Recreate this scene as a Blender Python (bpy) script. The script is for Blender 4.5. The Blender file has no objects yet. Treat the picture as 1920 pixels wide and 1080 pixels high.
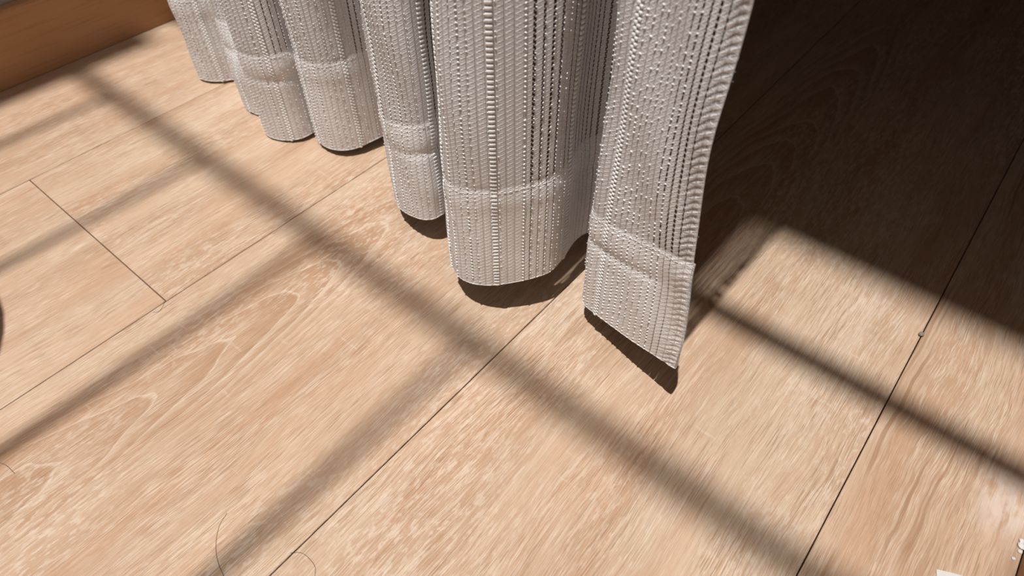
import bpy, math, random
import numpy as np
from mathutils import Matrix, Vector

random.seed(4); rng = np.random.default_rng(7)
sc = bpy.context.scene
C = sc.collection

# ------------------------------------------------------------------ camera
cam = bpy.data.cameras.new('camera'); cam_o = bpy.data.objects.new('camera', cam); C.objects.link(cam_o)
cam.sensor_width = 36.0; cam.lens = 23.024; cam.clip_start = .01
cam.dof.use_dof = True; cam.dof.focus_distance = .37; cam.dof.aperture_fstop = 11
R = Matrix(((0.770385, -0.477072, 0.422977), (0.637564, 0.580933, -0.505993), (-0.004326, 0.659485, 0.751706)))
cam_o.matrix_world = Matrix.Translation((0, 0, .3271)) @ R.to_4x4()
sc.camera = cam_o

# ------------------------------------------------------------------ sky, sun, exposure
SUN_EL, SUN_AZ = math.radians(77), math.radians(1.0)
w = bpy.data.worlds.new('sky'); sc.world = w; w.use_nodes = True
bg = w.node_tree.nodes['Background']; bg.inputs[0].default_value = (1.0, .95, .89, 1); bg.inputs[1].default_value = .28
sun = bpy.data.lights.new('sun_offscreen', 'SUN'); sun.energy = 3.9; sun.angle = math.radians(.74); sun.color = (1, .98, .95)
sun_o = bpy.data.objects.new('sun_offscreen', sun); C.objects.link(sun_o)
ld = Vector((math.sin(SUN_AZ)*math.cos(SUN_EL), math.cos(SUN_AZ)*math.cos(SUN_EL), -math.sin(SUN_EL)))
sun_o.rotation_euler = ld.to_track_quat('-Z', 'Y').to_euler(); sun_o.location = (-.3, -1, 4)
vs = sc.view_settings
vs.view_transform = 'Standard'; vs.look = 'None'; vs.gamma = 1; vs.use_curve_mapping = False; vs.exposure = 0.0

# ------------------------------------------------------------------ node helpers
class NT:
    def __init__(s, name):
        s.m = bpy.data.materials.new(name); s.m.use_nodes = True
        s.t = s.m.node_tree; s.n = s.t.nodes; s.n.clear()
        s.out = s.n.new('ShaderNodeOutputMaterial')
    def put(s, sock, v):
        if v is None: return
        if hasattr(v, 'links') or isinstance(v, bpy.types.NodeSocket): s.t.links.new(v, sock)
        else:
            if hasattr(sock.default_value, '__len__') and len(sock.default_value) == 4 and len(v) == 3: v = (*v, 1)
            sock.default_value = v
    def math(s, op, a, b=None, c=None, clamp=False):
        n = s.n.new('ShaderNodeMath'); n.operation = op; n.use_clamp = clamp
        s.put(n.inputs[0], a); s.put(n.inputs[1], b); s.put(n.inputs[2], c); return n.outputs[0]
    def xyz(s, x, y, z=0.0):
        n = s.n.new('ShaderNodeCombineXYZ'); s.put(n.inputs[0], x); s.put(n.inputs[1], y); s.put(n.inputs[2], z); return n.outputs[0]
    def sep(s, v):
        n = s.n.new('ShaderNodeSeparateXYZ'); s.put(n.inputs[0], v); return n.outputs
    def noise(s, vec, scale=1.0, detail=2.0, rough=.5, dist=0.0):
        n = s.n.new('ShaderNodeTexNoise'); s.put(n.inputs['Vector'], vec); n.inputs['Scale'].default_value = scale
        n.inputs['Detail'].default_value = detail; n.inputs['Roughness'].default_value = rough; n.inputs['Distortion'].default_value = dist
        return n.outputs['Fac']
    def white(s, vec):
        n = s.n.new('ShaderNodeTexWhiteNoise'); n.noise_dimensions = '2D'; s.put(n.inputs['Vector'], vec); return n.outputs['Value']
    def step(s, v, a, b, lo=0.0, hi=1.0):
        n = s.n.new('ShaderNodeMapRange'); n.interpolation_type = 'SMOOTHSTEP'
        s.put(n.inputs[0], v); s.put(n.inputs[1], a); s.put(n.inputs[2], b); s.put(n.inputs[3], lo); s.put(n.inputs[4], hi); return n.outputs[0]
    def mix(s, f, a, b, mode='MIX'):
        n = s.n.new('ShaderNodeMix'); n.data_type = 'RGBA'; n.blend_type = mode
        s.put(n.inputs[0], f); s.put(n.inputs[6], a); s.put(n.inputs[7], b); return n.outputs[2]
    def attr(s, name, kind='GEOMETRY'):
        n = s.n.new('ShaderNodeAttribute'); n.attribute_type = kind; n.attribute_name = name; return n.outputs['Fac']
    def tex(s, which):
        return s.n.new('ShaderNodeTexCoord').outputs[which]
    def bump(s, h, dist, strength=1.0):
        n = s.n.new('ShaderNodeBump'); n.inputs['Strength'].default_value = strength; n.inputs['Distance'].default_value = dist
        s.put(n.inputs['Height'], h); return n.outputs['Normal']
    def pbr(s, col, rough=.5, spec=.5, normal=None, **k):
        n = s.n.new('ShaderNodeBsdfPrincipled'); s.put(n.inputs['Base Color'], col); s.put(n.inputs['Roughness'], rough)
        s.put(n.inputs['Specular IOR Level'], spec)
        if normal is not None: s.put(n.inputs['Normal'], normal)
        for a, v in k.items(): s.put(n.inputs[a], v)
        return n.outputs[0]
    def done(s, sh):
        s.t.links.new(sh, s.out.inputs[0]); return s.m

def plain(name, col, rough=.6, spec=.3, var=.06, scale=30):
    t = NT(name); n = t.noise(t.tex('Object'), scale, 4)
    c2 = tuple(max(0, c*(1-var*2)) for c in col)
    return t.done(t.pbr(t.mix(n, c2, col), rough, spec, t.bump(n, .0004, .4)))

# ---- laminate floor: whitewashed oak, grain runs along local Y
def wood_mat():
    t = NT('whitewashed_oak_laminate')
    o = t.sep(t.tex('Object')); seed = t.attr('grain_seed', 'OBJECT')
    ax = t.attr('arch_x', 'OBJECT'); ay = t.attr('arch_y', 'OBJECT'); aamt = t.attr('arch_amount', 'OBJECT')
    x0, y = o[0], o[1]
    sz = t.math('MULTIPLY', seed, 13.7)
    M = t.math
    mot = t.attr('mottle', 'OBJECT'); lin = t.attr('long_lines', 'OBJECT')
    wob = M('SUBTRACT', t.noise(t.xyz(M('MULTIPLY', x0, 12), M('MULTIPLY', y, 5), sz), 1, 2), .5)
    wob2 = M('SUBTRACT', t.noise(t.xyz(M('MULTIPLY', x0, 45), M('MULTIPLY', y, 40), sz), 1, 1), .5)
    x = M('ADD', x0, M('ADD', M('MULTIPLY', wob, .018), M('MULTIPLY', wob2, M('ADD', .0008, M('MULTIPLY', lin, .0022)))))
    def n(sx, sy, off, det=2, rough=.5): return t.noise(t.xyz(M('MULTIPLY', x, sx), M('MULTIPLY', y, sy), M('ADD', sz, off)), 1, det, rough)
    # broad tone bands
    broad = n(26, 1.8, 0, 3, .55)
    tone = n(140, 6, 3, 3, .65)
    base = t.mix(t.step(broad, .34, .68), (.590, .428, .305), (.470, .295, .188))
    base = t.mix(M('MULTIPLY', t.step(tone, .42, .68), .42), base, (.505, .325, .215))
    # cathedral arches: parabolas opening towards -Y
    cx = M('SUBTRACT', x, ax)
    warp = M('SUBTRACT', n(34, 11, 7, 3), .5)
    f = M('ADD', M('ADD', M('SUBTRACT', y, ay), M('MULTIPLY', M('MULTIPLY', cx, cx), 150)), M('MULTIPLY', warp, .075))
    fr = M('FRACT', M('DIVIDE', f, .050))
    ring = M('MULTIPLY', t.step(fr, .0, .80), t.step(fr, .98, .91))
    line = M('MULTIPLY', t.step(fr, .88, .96), t.step(fr, 1.0, .985))
    amask = M('MULTIPLY', aamt, M('MULTIPLY', t.step(M('ABSOLUTE', cx), .050, .010), t.step(M('ABSOLUTE', M('SUBTRACT', y, ay)), .24, .12)))
    base = t.mix(M('MULTIPLY', M('MULTIPLY', ring, amask), .78), base, (.435, .262, .160))
    base = t.mix(M('MULTIPLY', M('MULTIPLY', line, amask), .55), base, (.70, .575, .46))
    # white ceruse in the pores: fine broken streaks
    brk = t.step(n(70, 14, 21, 2), .32, .64)
    st1 = t.step(n(2900, 75, 11, 2, .6), .50, .60)
    st2 = t.step(n(900, 30, 31, 2, .6), .54, .68)
    ceruse = M('MULTIPLY', M('MAXIMUM', st1, M('MULTIPLY', st2, .8)), M('ADD', .25, M('MULTIPLY', brk, .75)))
    base = t.mix(M('MULTIPLY', ceruse, .70), base, (.720, .595, .475))
    base = t.mix(M('MULTIPLY', M('MULTIPLY', ring, amask), .50), base, (.435, .262, .160))
    # mottled figure
    mo = M('MULTIPLY', t.step(n(520, 150, 41, 2, .6), .50, .64), M('MULTIPLY', mot, t.step(n(15, 6, 51, 1), .40, .62)))
    base = t.mix(M('MULTIPLY', mo, .60), base, (.715, .60, .49))
    # medullary ray marks lying across the grain
    ry = M('MULTIPLY', t.step(n(40, 330, 61, 3, .65), .62, .70), M('MULTIPLY', mot, t.step(n(34, 12, 71, 1), .52, .66)))
    base = t.mix(M('MULTIPLY', ry, .40), base, (.715, .61, .50))
    # dark pores and, on some planks, long wavering grain lines
    dk = M('MULTIPLY', t.step(n(2700, 50, 81, 2, .55), .55, .64), M('ADD', .35, M('MULTIPLY', t.step(n(44, 12, 91, 1), .40, .62), .65)))
    dl2 = M('MULTIPLY', lin, M('MULTIPLY', t.step(n(330, 5, 101, 1, .5), .55, .66), t.step(n(36, 9, 111, 2), .36, .56)))
    dk = M('MAXIMUM', dk, dl2)
    base = t.mix(M('MULTIPLY', dk, .62), base, (.310, .170, .095))
    hue = n(38, 5, 121, 2, .5)
    base = t.mix(M('MULTIPLY', t.step(hue, .45, .70), .30), base, t.mix(1.0, base, (1.06, .93, .86), 'MULTIPLY'))
    g = t.sep(t.n.new('ShaderNodeNewGeometry').outputs['Position'])
    # chalky residue rubbed into the plank beside the right baseboard
    rx, ry_ = M('SUBTRACT', g[0], .106), M('SUBTRACT', g[1], .268)
    rd = M('SQRT', M('ADD', M('MULTIPLY', M('MULTIPLY', rx, rx), 3.0), M('MULTIPLY', ry_, ry_)))
    chalk = M('MULTIPLY', t.step(rd, .034, .008), t.step(t.noise(t.xyz(M('MULTIPLY', g[0], 220), M('MULTIPLY', g[1], 90), 4.0), 1, 3), .30, .60))
    base = t.mix(M('MULTIPLY', chalk, .55), base, (.74, .64, .58))
    h = M('SUBTRACT', M('MULTIPLY', ceruse, .5), dk)
    spec = M('ADD', .36, M('MULTIPLY', ceruse, .12))
    return t.done(t.pbr(base, spec, .20, t.bump(h, .0002, .5)))
WOOD = wood_mat()

def board_mat(name, col, col2):
    t = NT(name); o = t.sep(t.tex('Object'))
    n = t.noise(t.xyz(t.math('MULTIPLY', o[2], 60), t.math('MULTIPLY', o[1], 4), 2.0), 1, 3)
    f = t.noise(t.xyz(t.math('MULTIPLY', o[2], 500), t.math('MULTIPLY', o[1], 16), 5.0), 1, 2)
    c = t.mix(n, col, col2); c = t.mix(t.math('MULTIPLY', t.step(f, .5, .7), .3), c, tuple(v*.6 for v in col2))
    return t.done(t.pbr(c, .45, .4))
BOARD = board_mat('brown_baseboard_veneer', (.50, .27, .13), (.40, .20, .09))
PLASTER = plain('white_plaster', (.52, .46, .39), .85, .2)
METAL = plain('dark_painted_steel', (.05, .05, .055), .45, .4)
DARK = plain('brown_fibreboard_underlay', (.30, .19, .11), .9, .1)
CONCRETE = plain('pale_concrete', (.50, .47, .43), .9, .2)

# ------------------------------------------------------------------ mesh helpers
def mesh(name, v, f, mat, parent=None, smooth=False):
    me = bpy.data.meshes.new(name); me.from_pydata([tuple(map(float, q)) for q in v], [], f); me.update()
    if mat: me.materials.append(mat)
    if smooth: me.polygons.foreach_set('use_smooth', [True]*len(me.polygons))
    o = bpy.data.objects.new(name, me); C.objects.link(o); o.parent = parent; return o
def box(name, a, b, mat, parent=None, bev=0.0):
    (x0, y0, z0), (x1, y1, z1) = a, b
    if bev <= 0:
        v = [(x0,y0,z0),(x1,y0,z0),(x1,y1,z0),(x0,y1,z0),(x0,y0,z1),(x1,y0,z1),(x1,y1,z1),(x0,y1,z1)]
        f = [(0,3,2,1),(4,5,6,7),(0,1,5,4),(1,2,6,5),(2,3,7,6),(3,0,4,7)]
    else:
        e = bev
        ring = lambda i, z: [(x0+i,y0+i,z),(x1-i,y0+i,z),(x1-i,y1-i,z),(x0+i,y1-i,z)]
        v = ring(0, z0) + ring(0, z1-e) + ring(e*.35, z1-e*.3) + ring(e, z1)
        f = [(0,3,2,1),(12,13,14,15)]
        for k in range(3):
            for j in range(4): f.append((4*k+j, 4*k+(j+1)%4, 4*k+4+(j+1)%4, 4*k+4+j))
    return mesh(name, v, f, mat, parent)
def tube(pts, rad, n=6):
    pts = [Vector(q) for q in pts]; V, F = [], []
    for i, q in enumerate(pts):
        d = (pts[min(i+1, len(pts)-1)]-pts[max(i-1, 0)]).normalized()
        s = d.cross(Vector((0, 0, 1)) if abs(d.z) < .9 else Vector((1, 0, 0))).normalized(); u = s.cross(d)
        r = rad[i] if hasattr(rad, '__len__') else rad
        for k in range(n):
            a = 2*math.pi*k/n; V.append(q+(s*math.cos(a)+u*math.sin(a))*r)
    for i in range(len(pts)-1):
        for k in range(n): F.append((i*n+k, i*n+(k+1)%n, (i+1)*n+(k+1)%n, (i+1)*n+k))
    F.append(tuple(range(n-1, -1, -1))); F.append(tuple((len(pts)-1)*n+k for k in range(n)))
    return V, F
def empty(name, loc=(0, 0, 0)):
    o = bpy.data.objects.new(name, None); o.location = loc; o.empty_display_size = .05; C.objects.link(o); return o
def tag(o, label, cat, group=None):
    o['label'] = label; o['category'] = cat
    if group: o['group'] = group
    return o
def struct(o, label=None, cat=None):
    o['kind'] = 'structure'
    if label: o['label'] = label
    if cat: o['category'] = cat
    return o

# ------------------------------------------------------------------ the setting
WALL_X, BASE_X, RIGHT_X = -.705, -.6935, .119
W = .195; SEAM0 = -.5469
Y0, Y1, CEIL = -.288, 3.2, 2.62
YW, COT = -.30, 1/math.tan(SUN_EL)

floor = struct(box('floor', (WALL_X, Y0, -.02), (RIGHT_X+.012, Y1, -.0085), DARK), 'whitewashed oak laminate floor of long planks', 'floor')
G = .00028
rows = [  # x0, x1, joint y positions, per plank: arch x, arch y, arch amount, mottle, long lines
    (BASE_X, SEAM0, [-.45, .75, 1.95], [(0, 0, 0, .3, 0)]*5),
    (SEAM0, SEAM0+W, [.0676, 1.2676, 2.4676], [(0, 0, 0, .0, .3), (0, 0, 0, .8, 0), (-.47, 1.6, .6, .2, 0), (0, 0, 0, .3, 0)]),
    (SEAM0+W, SEAM0+2*W, [-1.5, .95, 2.15], [(0, 0, 0, 0, 0), (-.295, .0695, 1.0, .9, 0), (0, 0, 0, .4, 0), (0, 0, 0, .3, 0)]),
    (SEAM0+2*W, SEAM0+3*W, [-.25, 1.15, 2.35], [(0, 0, 0, 0, 0), (-.110, .5415, 1.0, .9, .2), (0, 0, 0, .3, 0), (0, 0, 0, .3, 0)]),
    (SEAM0+3*W, RIGHT_X, [-.4, .80, 2.0], [(0, 0, 0, .1, 1.0)]*5),
]
k = 0
for x0, x1, joints, arch in rows:
    ys = [Y0]+[j for j in joints if Y0+.02 < j < Y1]+[Y1]
    off = len([j for j in joints if j <= Y0+.02])
    for i in range(len(ys)-1):
        a, b = ys[i]+G, ys[i+1]-G; xa, xb = x0+G, x1-G
        cx, cy = (xa+xb)/2, (a+b)/2
        pl = box('plank', (xa-cx, a-cy, -.008), (xb-cx, b-cy, 0), WOOD, floor, .0005)
        pl.location = (cx, cy, 0)
        ar = arch[i+off]
        pl['mottle'] = float(ar[3]); pl['long_lines'] = float(ar[4]); pl['grain_seed'] = float(1.3+k*1.71); pl['arch_x'] = float(ar[0]-cx); pl['arch_y'] = float(ar[1]-cy); pl['arch_amount'] = float(ar[2])
        k += 1

struct(box('wall_left', (WALL_X-.1, YW-.02, -.02), (WALL_X, Y1, CEIL), PLASTER), 'pale plaster wall above the brown baseboard', 'wall')
struct(box('baseboard_left', (WALL_X, YW+.01, 0.0), (BASE_X, Y1, .062), BOARD, None, .0025), 'brown wooden baseboard at the foot of the wall', 'baseboard')
struct(box('wall_right', (RIGHT_X+.012, YW-.02, -.02), (RIGHT_X+.112, Y1, CEIL), PLASTER), 'pale plaster side wall', 'wall')
struct(box('baseboard_right', (RIGHT_X, YW+.01, 0.0), (RIGHT_X+.012, Y1, .062), BOARD, None, .0025), 'brown wooden baseboard with white sealant at its foot', 'baseboard')
struct(box('wall_back', (WALL_X-.1, Y1, -.02), (RIGHT_X+.112, Y1+.1, CEIL), PLASTER), 'far wall of the shaded room', 'wall')

CEIL_Y = .377-CEIL*COT            # outer edge of the ceiling slab
struct(box('ceiling', (WALL_X-.1, CEIL_Y, CEIL), (RIGHT_X+.112, Y1+.1, CEIL+.12), PLASTER), 'ceiling slab of the narrow room', 'ceiling')
struct(box('balcony_floor', (-2.2, -2.4, -.12), (1.6, YW-.02, -.03), CONCRETE), 'pale concrete balcony outside the opening', 'floor')
struct(box('door_sill', (WALL_X, YW-.02, -.06), (RIGHT_X+.012, Y0, -.001), CONCRETE), 'concrete sill at the balcony opening', 'sill')

# steel guard in the opening behind the camera: its rails and bars draw the shadow grid on the floor
gd = tag(empty('window_guard', (-.29, YW, 0)), 'dark steel guard with upright bars and level rails in the balcony opening', 'window guard')
def gpart(name, a, b):
    o = box(name, (a[0]+.29, a[1]-YW, a[2]), (b[0]+.29, b[1]-YW, b[2]), METAL, gd); return o
ZA1 = (.170-YW)/COT
gpart('post', (WALL_X+.001, YW-.01, 0), (WALL_X+.030, YW+.01, ZA1+.3)); gpart('post', (RIGHT_X-.008, YW-.01, 0), (RIGHT_X+.011, YW+.01, ZA1+.3))
gpart('rail', (WALL_X+.030, YW-.0065, ZA1-.009), (RIGHT_X-.008, YW+.0065, ZA1+.009))
gpart('rail', (WALL_X+.030, YW-.009, .05), (RIGHT_X-.008, YW+.009, .075))
for bx in (-.618, -.473, -.328, -.183):
    gpart('bar', (bx-.0045, YW-.0045, .075), (bx+.0045, YW+.0045, ZA1-.009))

# clothes-drying rod across the opening, above the camera
V, F = tube([(WALL_X, .290-1.6*COT, 1.6), (-.3, .290-1.6*COT, 1.6), (RIGHT_X+.012, .290-1.6*COT, 1.6)], .0092, 12)
tag(mesh('drying_rod', V, F, METAL, None, True), 'slim dark steel drying rod fixed between the two walls above the floor', 'rod')

# ------------------------------------------------------------------ curtain
PLAN = [  # x, y, hem height
(-.662,.322,.002),(-.638,.290,.002),(-.600,.256,.002),
(-.5703,.2345,.002),(-.5628,.2348,.002),(-.5544,.2387,.002),(-.5474,.2453,.002),(-.543,.2515,.002),
(-.535,.2575,.002),(-.522,.250,.002),(-.510,.2395,.0015),
(-.5025,.2348,.0015),(-.4941,.2322,.0015),(-.4868,.2319,.0015),(-.4777,.2331,.0015),
(-.4700,.2345,.0015),(-.4635,.2300,.0015),
(-.4539,.2216,.0015),(-.4443,.2199,.0015),(-.4351,.2226,.0015),(-.427,.2274,.002),(-.4205,.2347,.003),(-.4182,.2443,.004),
(-.4180,.2545,.004),(-.4160,.2520,.0035),
(-.4124,.2432,.003),(-.4016,.239,.004),(-.3888,.2386,.005),(-.3784,.2427,.006),(-.3716,.251,.0065),(-.3671,.2639,.008),(-.3639,.2768,.009),
(-.3605,.292,.010),(-.352,.300,.010),(-.342,.292,.011),(-.334,.270,.011),(-.316,.2425,.0115),
(-.2964,.2236,.012),(-.2859,.2182,.014),(-.2719,.2146,.018),(-.2581,.2154,.021),(-.252,.2197,.0225),(-.2503,.2259,.0235),(-.2514,.2341,.024),
(-.2510,.246,.024),(-.246,.252,.023),(-.2405,.244,.022),(-.2345,.2225,.020),
(-.2226,.2043,.019),(-.2105,.1946,.020),(-.2005,.1909,.022),(-.1909,.1913,.024),(-.1804,.1954,.0265),(-.1708,.2044,.028),(-.1626,.215,.029),(-.1578,.2248,.0295),(-.1585,.2395,.0295),(-.1614,.2549,.0295),(-.1615,.265,.029),(-.1586,.2706,.029),
(-.152,.278,.026),(-.145,.272,.022),(-.1395,.250,.018),
(-.1361,.2317,.017),(-.1304,.2258,.0175),(-.1224,.2232,.019),(-.1078,.2194,.022),(-.0906,.2146,.0265),(-.075,.2108,.031),(-.0604,.2074,.035)]
PL = np.array(PLAN)
def catmull(P, n=40):
    d = np.sqrt(np.linalg.norm(np.diff(P[:, :2], axis=0), axis=1)); t = np.concatenate([[0], np.cumsum(d)])
    m = np.zeros_like(P)
    for i in range(len(P)):
        if i == 0: m[i] = (P[1]-P[0])/(t[1]-t[0])
        elif i == len(P)-1: m[i] = (P[-1]-P[-2])/(t[-1]-t[-2])
        else:
            a, b = t[i]-t[i-1], t[i+1]-t[i]
            m[i] = ((P[i]-P[i-1])/a*b+(P[i+1]-P[i])/b*a)/(a+b)
    out = []
    for i in range(len(P)-1):
        h = t[i+1]-t[i]; s = np.linspace(0, 1, n, endpoint=False)[:, None]
        out.append((2*s**3-3*s**2+1)*P[i]+(s**3-2*s**2+s)*h*m[i]+(-2*s**3+3*s**2)*P[i+1]+(s**3-s**2)*h*m[i+1])
    out.append(P[-1:]); return np.vstack(out)
fine = catmull(PL)
arc = np.concatenate([[0], np.cumsum(np.linalg.norm(np.diff(fine[:, :2], axis=0), axis=1))]); LEN = arc[-1]
PITCH, ROW, SEAM = .0044, .0026, .075
NU = int(round(LEN/PITCH))*4; PITCH = LEN/(NU//4)
us = np.linspace(0, LEN, NU+1)
base = np.stack([np.interp(us, arc, fine[:, i]) for i in range(3)], 1)
def smooth(a, n):
    k = np.ones(n)/n; return np.convolve(np.pad(a, n//2, mode='edge'), k, 'valid')[:len(a)]
tan = np.gradient(base[:, :2], axis=0); tan /= np.linalg.norm(tan, axis=1)[:, None]
tan = np.stack([smooth(tan[:, 0], 5), smooth(tan[:, 1], 5)], 1); tan /= np.linalg.norm(tan, axis=1)[:, None]
nor = np.stack([tan[:, 1], -tan[:, 0]], 1)            # faces -Y, the sunny side
def u_at(x, y): return us[np.argmin((base[:, 0]-x)**2+(base[:, 1]-y)**2)]
UF = u_at(-.1361, .2317); UE = u_at(-.2226, .2043); UB = u_at(-.4539, .2216); UM = u_at(-.4868, .2319)
sstep = lambda x, a, b: (lambda q: q*q*(3-2*q))(np.clip((x-a)/(b-a), 0, 1))
def fbm(u, v, seed):
    r = np.random.default_rng(seed); s = 0
    for _ in range(5):
        fu, fv, ph = r.uniform(25, 160), r.uniform(15, 90), r.uniform(0, 6.28); s = s+np.sin(u*fu+v*fv*r.choice([-1, 1])+ph)
    return s/5
def ripple(u, v):
    e = LEN-u; vp = np.clip(v, 0, .5)
    return np.sin((vp+e*.30-.0010*np.sin(e*450))*2*np.pi/.0038+1.3*np.sin(vp*70))*sstep(e, .0145, .006)
def surf(u, v, lift=0.0):
    """point of the cloth at arc length u and height v above the hem (numpy arrays)"""
    b = [np.interp(u, us, base[:, i]) for i in range(3)]; nx, ny = np.interp(u, us, nor[:, 0]), np.interp(u, us, nor[:, 1])
    vp = np.clip(v, 0, .5)
    d = lift + 0*u
    # sewn hem: the cloth is drawn in along the seam, bulges beneath it and is doubled below
    pk = .55+.45*np.sin(u*210+2*np.sin(u*37))
    d = d + .0004*sstep(SEAM+.002-vp, 0, .004) - .0005*np.exp(-((vp-SEAM)/.0026)**2)*pk
    d = d +   .0004*np.exp(-((vp-SEAM+.010)/.006)**2) - .0009*np.exp(-((vp-SEAM+.0205)/.0032)**2)*sstep(fbm(u*.5, v*0, 3), -.1, .35)
    d = d + .0016*fbm(u, vp, 5)*sstep(vp, .004, .03)
    # puckered selvedge on the free edge
    d = d + .00030*ripple(u, vp)*sstep(LEN-u, .0, .0022)
    x = b[0]+nx*d; y = b[1]+ny*d; z = b[2]*1.0+v
    # the free panel flares out towards its hem; the wide fold leans a little
    wF = sstep(u, UF+.01, LEN)
    x = x - wF*.0135*sstep(vp, .0, .15); y = y + wF*.004*sstep(vp, 0, .2)
    wE = np.exp(-((u-UE-.006)/.018)**2); x = x + wE*.005*sstep(vp, 0, .2)
    wM = np.exp(-((u-UM)/.016)**2); y = y + wM*.010*sstep(vp, .03, .09)
    return np.stack([x, y, z], -1)
vs_front = np.concatenate([np.arange(0, .262, .0009), .262+np.cumsum(.0012*1.09**np.arange(0, 60))]); vs_front = vs_front[vs_front < 2.36]
vs_front = np.append(vs_front, 2.36)
# hem loop: back layer rises behind the front one up to the seam
ang = np.linspace(0, np.pi, 7)[1:-1]
rows_v, rows_l = [], []
for v in np.linspace(SEAM, .0016, 26): rows_v.append(v); rows_l.append(-.0017)
for a in ang: rows_v.append(.0009-.0009*math.sin(a)); rows_l.append(-.00085-.00085*math.cos(a))
for v in vs_front: rows_v.append(v+.0009 if v < .0009 else v); rows_l.append(0.0)
rows_v, rows_l = np.array(rows_v), np.array(rows_l); NV = len(rows_v)
UU, VV = np.meshgrid(us, rows_v); LL = np.repeat(rows_l[:, None], NU+1, 1)
P = surf(UU, VV, LL)
me = bpy.data.meshes.new('fabric')
N = NU+1
me.vertices.add(NV*N); me.vertices.foreach_set('co', P.reshape(-1).astype(np.float32))
ii = (np.arange(NV-1)[:, None]*N+np.arange(NU)[None]).reshape(-1)
quads = np.stack([ii, ii+1, ii+N+1, ii+N], 1)
me.loops.add(quads.size); me.loops.foreach_set('vertex_index', quads.reshape(-1).astype(np.int32))
me.polygons.add(len(quads)); me.polygons.foreach_set('loop_start', np.arange(0, quads.size, 4, dtype=np.int32))
me.update(calc_edges=True)
me.polygons.foreach_set('use_smooth', np.ones(len(quads), bool))
uvl = me.uv_layers.new(name='cloth')
UVv = np.stack([UU, VV], -1).reshape(-1, 2)
uvl.data.foreach_set('uv', UVv[quads.reshape(-1)].reshape(-1).astype(np.float32))
# per-column character of the knit: open slits, glitter, hem doubling
colx = np.floor(us/PITCH+1e-6)
ncol = int(colx.max())+2
slit = rng.uniform(.0, .42, ncol); glit = rng.uniform(0, .5, ncol)
cid = lambda x, y: int(u_at(x, y)/PITCH)
def band(c, n, val, arr):
    for j in range(n):
        if 0 <= c+j < ncol: arr[c+j] = val*rng.uniform(.85, 1.1)
CORDS = [u_at(*q) for q in ((-.5474,.2453),(-.4868,.2319),(-.4250,.2290),(-.4016,.239),(-.3700,.2560),(-.2859,.2182),(-.2503,.2259),(-.2140,.1965),(-.1775,.1975),(-.1585,.2395),(-.1200,.2226))]
band(cid(-.1626, .2150), 4, 1.0, slit); band(cid(-.1582, .2360), 6, .7, slit); band(cid(-.1615, .2600), 9, .95, slit)
band(cid(-.2503, .2259)+1, 4, 1.0, slit); band(cid(-.3665, .2660), 4, .8, slit); cF = cid(-.0906, .2146)+2; band(cF-4, 8, .1, slit); band(cF-1, 1, .62, slit); band(cF, 3, 1.0, slit); band(cF+3, 1, .6, slit); slit[cF+4:] = 0
band(cid(-.4205, .2347), 3, .6, slit)
for x, y in ((-.2005,.1909),(-.1660,.2100),(-.1909,.1913),(-.2719,.2146),(-.2650,.2146),(-.4300,.2250),(-.3950,.2384),(-.3830,.2405),(-.5544,.2387),(-.1020,.2178),(-.1080,.2194),(-.1130,.2207)):
    glit[cid(x, y)] = 1.0
fF = cid(-.1304, .2258); glit[fF:cF+3] = np.maximum(glit[fF:cF+3], rng.uniform(.35, .9, cF+3-fF))
def setattr_f(name, arr):
    a = me.attributes.new(name, 'FLOAT', 'POINT'); a.data.foreach_set('value', arr.astype(np.float32).reshape(-1))
ci = np.clip(np.round(us/PITCH).astype(int), 0, ncol-1)      # boundaries between columns carry the slits
setattr_f('slit', np.tile(slit[ci], NV)); setattr_f('ripple', ripple(UU, VV))
setattr_f('hemmed', np.repeat(sstep(SEAM+.001-rows_v, -.001, .001), N))
setattr_f('edge', np.tile(np.clip(1-(LEN-us)/.020, 0, 1), NV))

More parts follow.
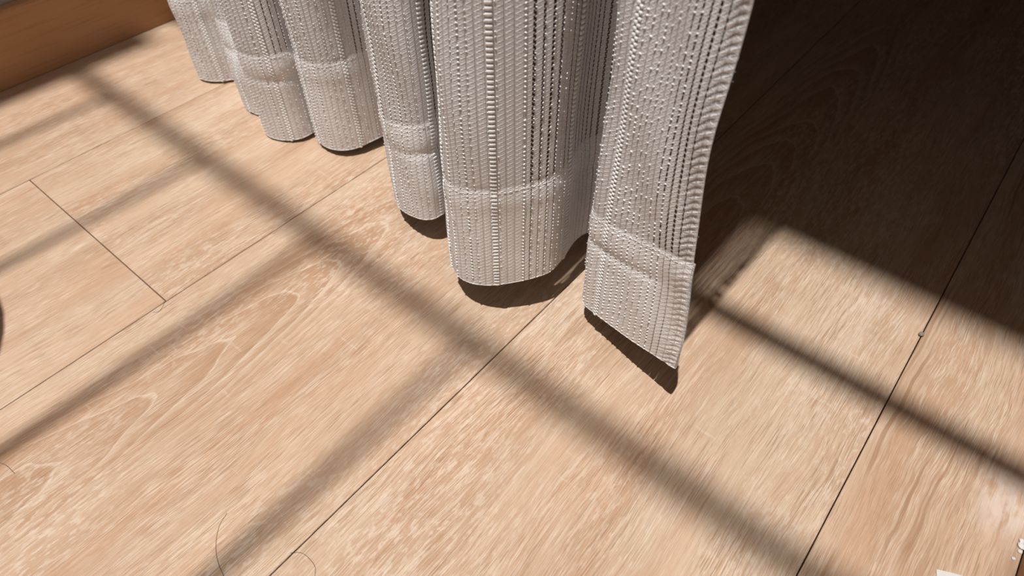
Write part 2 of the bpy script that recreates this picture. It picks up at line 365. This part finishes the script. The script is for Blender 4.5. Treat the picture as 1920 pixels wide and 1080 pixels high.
def cloth_mat():
    t = NT('white_sheer_knit'); M = t.math
    uvn = t.n.new('ShaderNodeUVMap'); uvn.uv_map = 'cloth'; o = t.sep(uvn.outputs[0])
    u, v = M('DIVIDE', o[0], PITCH), M('DIVIDE', o[1], ROW)
    fc = M('FRACT', u); ic = M('FLOOR', u)
    slit, hem, edge = t.attr('slit'), t.attr('hemmed'), t.attr('edge')
    dc = M('ABSOLUTE', M('SUBTRACT', fc, .5))               # 0 in the column, .5 at its border
    jit = M('MULTIPLY', t.white(t.xyz(ic, 3.0)), 1.0)
    rv = M('ADD', v, jit)
    # thick diagonal stitch and thin return stitch
    tw = M('PINGPONG', M('MULTIPLY', rv, 2), 1.0)
    first = M('LESS_THAN', M('FRACT', rv), .5)
    zd = M('ABSOLUTE', M('SUBTRACT', M('DIVIDE', M('SUBTRACT', fc, .10), .80), tw))
    s1 = t.step(zd, M('ADD', .22, M('MULTIPLY', first, .22)), .05)
    inside = t.step(dc, .47, .38)
    stitch = M('MULTIPLY', s1, inside)
    # fine ground net
    g1 = M('PINGPONG', M('MULTIPLY', u, 7), .5); g2 = M('PINGPONG', M('MULTIPLY', v, 5), .5)
    net = M('MULTIPLY', M('ADD', g1, g2), 1.0)
    groove = t.step(dc, .40, .48)
    # slits: a row of dashes on the column border
    dash = t.step(M('ABSOLUTE', M('SUBTRACT', M('FRACT', M('MULTIPLY', rv, 1.0)), .5)), .40, .30)
    open_ = M('MULTIPLY', slit, M('SUBTRACT', 1, M('MULTIPLY', hem, .45)))
    wd = M('SUBTRACT', .5, M('MULTIPLY', open_, .15))
    hole = M('MULTIPLY', M('GREATER_THAN', dc, wd), M('MULTIPLY', dash, t.step(open_, .30, .55)))
    # puckered edge: dotted holes between ripples
    e_h = M('MULTIPLY', t.step(M('ABSOLUTE', M('SUBTRACT', M('FRACT', M('MULTIPLY', u, 5)), .5)), .36, .24), t.step(t.attr('ripple'), -.15, -.45))
    e_h = M('MULTIPLY', e_h, M('MULTIPLY', t.step(edge, .97, .90), M('SUBTRACT', 1, hem)))
    hole = M('MAXIMUM', hole, M('MULTIPLY', e_h, .65), clamp=True)
    col = t.mix(stitch, (.71, .680, .680), (.96, .955, .96))
    col = t.mix(M('MULTIPLY', hem, .7), col, (.97, .945, .94))
    h = M('ADD', M('ADD', M('MULTIPLY', stitch, .7), M('MULTIPLY', net, .14)), M('MULTIPLY', groove, -.5))
    nrm = t.bump(h, .0007, .9)
    p = t.pbr(col, .62, .3, nrm)
    tr = t.n.new('ShaderNodeBsdfTranslucent'); t.put(tr.inputs[0], t.mix(.5, col, (.8, .72, .68)))
    m1 = t.n.new('ShaderNodeMixShader'); m1.inputs[0].default_value = .14
    t.t.links.new(p, m1.inputs[1]); t.t.links.new(tr.outputs[0], m1.inputs[2])
    tp = t.n.new('ShaderNodeBsdfTransparent'); m2 = t.n.new('ShaderNodeMixShader')
    t.put(m2.inputs[0], hole); t.t.links.new(m1.outputs[0], m2.inputs[1]); t.t.links.new(tp.outputs[0], m2.inputs[2])
    return t.done(m2.outputs[0])
me.materials.append(cloth_mat())
CT = tag(empty('curtain', (-.3, .24, 0)), 'white sheer knitted curtain hanging in deep folds just above the wood floor', 'curtain')
fab = bpy.data.objects.new('fabric', me); C.objects.link(fab); fab.parent = CT; fab.location = (.3, -.24, 0)

YARN = plain('soft_white_yarn', (.87, .865, .86), .75, .25, .03, 900)
# thick bead-like cords knitted into the cloth
for n_, uc in enumerate(CORDS):
    V, F = [], []
    vb = np.arange(.0012, .34, ROW); two = n_ not in (6, 8, 9)
    na, nb = 6, 4
    for j, v0 in enumerate(vb):
        for side in ((-1, 1) if two else (0,)):
            uu = uc+side*.00085; vv = v0+(side*.25*ROW if two else 0)
            if v0 < SEAM and two is False and j % 9 == 4: pass
            q = surf(np.array([uu-.0004, uu+.0004, uu]), np.array([vv, vv, vv+.0006]), .0003)
            c = q.mean(0); tx = q[1]-q[0]; tx /= np.linalg.norm(tx); tz = np.array([0, 0, 1.]); nn = np.cross(tx, tz); nn /= np.linalg.norm(nn)
            til = .35*(side if two else .25); ax_ = tx*math.cos(til)-tz*math.sin(til); up = np.cross(ax_, nn); up = up if up[2] > 0 else -up
            flat = (.55 if v0 < SEAM else 1.0)*(.6 if n_ < 5 else 1)
            sx, sz_, sn = (.0011 if two else .0019), .00110, .00070*flat
            o = len(V)
            for a in range(1, nb):
                th = math.pi*a/nb
                for b in range(na):
                    ph = 2*math.pi*b/na
                    V.append(c+ax_*sx*math.cos(th)+(up*sz_*math.cos(ph)+nn*sn*math.sin(ph))*math.sin(th))
            V.append(c+ax_*sx); V.append(c-ax_*sx); e0, e1 = len(V)-2, len(V)-1
            for a in range(nb-2):
                for b in range(na): F.append((o+a*na+b, o+a*na+(b+1)%na, o+(a+1)*na+(b+1)%na, o+(a+1)*na+b))
            for b in range(na):
                F.append((e0, o+(b+1)%na, o+b)); F.append((e1, o+(nb-2)*na+b, o+(nb-2)*na+(b+1)%na))
    co = mesh('thick_cord', V, F, YARN, CT, True); co.location = (.3, -.24, 0)
# metallic thread: glints beside the column borders
GLINT = (lambda t: t.done(t.pbr((.97, .97, .97), .25, .9)))(NT('metallic_white_thread'))
V, F = [], []
for c in range(ncol-6):
    g = glit[c]
    if g < .12: continue
    for v0 in np.arange(.0015, .262, ROW):
        if rng.random() > (.30+.6*min(1, g*1.3))*(.55 if c >= fF and v0 > SEAM else 1): continue
        u0 = (c+.10)*PITCH; vv = v0+rng.uniform(-.0002, .0002)
        q = surf(np.array([u0, u0+.0005]), np.array([vv, vv]), .00030)
        tx = q[1]-q[0]; tx /= np.linalg.norm(tx); nn = np.cross(tx, (0, 0, 1)); r_ = .00026+.00028*min(1, g)
        tx = tx+np.array([0, 0, rng.uniform(-.5, .5)]); o = len(V); ce = q[0]
        V += [ce+tx*r_*1.5, ce-tx*r_*1.5, ce+nn*r_, ce-nn*r_, ce+np.array([0, 0, r_]), ce-np.array([0, 0, r_])]
        for a, b in ((2, 4), (4, 3), (3, 5), (5, 2)): F += [(o, o+a, o+b), (o+1, o+b, o+a)]
gt = mesh('metallic_thread', V, F, GLINT, CT); gt.location = (.3, -.24, 0); gt['kind'] = 'stuff'
# running stitches of the hem seam
V, F = [], []
for uc in np.arange(.004, LEN-.004, .0031):
    q = surf(np.array([uc, uc+.0009, uc+.0018]), np.full(3, SEAM-.0015)+.0003*np.sin(uc*300), .0002)
    a, b = tube(q, .00014, 5); o = len(V); V += a; F += [tuple(i+o for i in f) for f in b]
st = mesh('seam_stitching', V, F, YARN, CT, True); st.location = (.3, -.24, 0); st['kind'] = 'stuff'
# loose fibres along the free edge and one thread end on the hem
V, F = [], []
for i in range(16):
    v0 = rng.uniform(.0, .23); q = surf(np.array([LEN-.0003]), np.array([v0]))[0]
    d = np.array([rng.uniform(.0005, .0018), rng.uniform(-.0012, .0006), rng.uniform(-.0012, .0012)])
    pts = [q, q+d*.5+rng.uniform(-.0004, .0004, 3), q+d]
    a, b = tube(pts, .000028, 4); o = len(V); V += a; F += [tuple(i+o for i in f) for f in b]
lf = mesh('loose_fibres', V, F, YARN, CT); lf.location = (.3, -.24, 0); lf['kind'] = 'stuff'
ut = u_at(-.2040, .1920)
for dv, du, ln in ((.052, .0, .0026), (.0505, .0016, .0018)):
    q = surf(np.array([ut+du, ut+du+ln*.5, ut+du+ln]), np.array([dv, dv+ln*.45, dv+ln*.6]), .0009)
    V, F = tube(q, .00014, 5); te = mesh('thread_end', V, F, YARN, CT); te.location = (.3, -.24, 0)

V, F = tube([(WALL_X, .262, 2.42), (-.3, .262, 2.42), (RIGHT_X+.012, .262, 2.42)], .012, 12)
tag(mesh('curtain_rod', V, F, METAL, None, True), 'dark steel rod from wall to wall carrying the curtain', 'curtain rod')

# ------------------------------------------------------------------ round stool out of the frame (its shadow falls at the edge)
SX, SY, SH = -.459, -.157, .22
stl = tag(empty('stool', (SX, SY, 0)), 'low round wooden stool beside the balcony opening', 'stool')
V, F = [], []; n = 40
prof = [(0, SH-.024), (.100, SH-.024), (.108, SH-.020), (.110, SH-.012), (.108, SH-.003), (.103, SH), (0, SH)]
for r, z in prof[1:-1]:
    for k in range(n): V.append((r*math.cos(2*math.pi*k/n), r*math.sin(2*math.pi*k/n), z))
for i in range(len(prof)-3):
    for k in range(n): F.append((i*n+k, i*n+(k+1)%n, (i+1)*n+(k+1)%n, (i+1)*n+k))
F.append(tuple(range(n-1, -1, -1))); F.append(tuple((len(prof)-3)*n+k for k in range(n)))
mesh('seat', V, F, BOARD, stl)
for a in (45, 135, 225, 315):
    c, s_ = math.cos(math.radians(a)), math.sin(math.radians(a))
    V, F = tube([(.085*c, .085*s_, 0), (.065*c, .065*s_, SH-.023)], [.009, .012], 10); mesh('leg', V, F, BOARD, stl, True)

# ------------------------------------------------------------------ litter on the floor
def pebble(name, loc, r, mat, seed, flat=.7):
    rr = np.random.default_rng(seed); V, F = [], []; na, nb = 9, 6
    for a in range(1, nb):
        th = math.pi*a/nb
        for b in range(na):
            ph = 2*math.pi*b/na; q = r*rr.uniform(.78, 1.12); V.append((q*math.sin(th)*math.cos(ph), q*math.sin(th)*math.sin(ph), max(-r*flat, q*math.cos(th)*flat)))
    V.append((0, 0, r*flat)); V.append((0, 0, -r*flat)); t0, t1 = len(V)-2, len(V)-1
    for a in range(nb-2):
        for b in range(na): F.append((a*na+b, (a+1)*na+b, (a+1)*na+(b+1)%na, a*na+(b+1)%na))
    for b in range(na): F.append((t0, b, (b+1)%na)); F.append((t1, (nb-2)*na+(b+1)%na, (nb-2)*na+b))
    o = mesh(name, V, F, mat); o.location = (loc[0], loc[1], r*flat); return o
GRIT = plain('grey_grit', (.30, .25, .21), .9, .2, .15, 900)
PAPER = plain('dull_white_paper', (.66, .63, .60), .8, .2, .03, 300)
CHALK = plain('white_filler', (.85, .82, .79), .9, .2, .03, 600)
tag(pebble('pebble', (.0375, .3515), .0018, GRIT, 3), 'tiny grey pebble lying on the seam between two planks', 'pebble')
HAIR = plain('brown_hair', (.10, .045, .02), .4, .4)
def hair(pts, label):
    q = catmull(np.array([(x, y, 0) for x, y in pts]), 10); V, F = tube([(a[0], a[1], .00012) for a in q], .00011, 5)
    tag(mesh('hair', V, F, HAIR), label, 'hair', 'stray hairs on the floor')
hair([(-0.199, 0.0097), (-0.1965, 0.0036), (-0.1898, -0.003), (-0.1825, -0.007), (-0.1737, -0.0094), (-0.1635, -0.0104)], 'fine dark hair curving in a shallow arc beside a plank seam')
hair([(-0.1577, 0.0178), (-0.1536, 0.0212), (-0.1475, 0.0219), (-0.143, 0.0211), (-0.139, 0.0176)], 'fine brown hair bent in a hook over a plank seam')
hair([(-0.3195, -0.0529), (-0.3134, -0.0507), (-0.3052, -0.0499)], 'short dark hair curving on a plank beside a long shadow')
hair([(-0.3522, 0.0665), (-0.3495, 0.0641), (-0.3475, 0.0599), (-0.3497, 0.057)], 'tiny faint hair at the corner where three planks meet')
# torn scrap of white paper
pv = [(.0885, .2108), (.0945, .2137), (.0992, .2157), (.1012, .2100), (.0990, .2040), (.0935, .2012), (.0893, .2035), (.0896, .2075)]
V = [(x, y, .0001) for x, y in pv]+[(x, y, .0005) for x, y in pv]; n = len(pv)
F = [tuple(range(n)), tuple(range(2*n-1, n-1, -1))]+[(i, n+i, n+(i+1)%n, (i+1)%n) for i in range(n)]
tag(mesh('paper_scrap', V, F, PAPER), 'small torn scrap of white paper on the plank by the right baseboard', 'paper')
# crumbs of white sealant at the foot of the right baseboard
for i, (x, y, r) in enumerate(((.1168, .2515, .0014), (.1170, .2485, .0018), (.1173, .2455, .0012), (.1158, .2400, .0009))):
    tag(pebble('sealant_crumb', (x, y), r, CHALK, 20+i, .5), ('round white crumb of sealant at the far end of its row by the baseboard', 'largest white crumb of sealant at the foot of the right baseboard', 'small white crumb of sealant next to the largest crumb', 'tiny white crumb of sealant lying apart from the baseboard')[i], 'crumb', 'sealant crumbs')
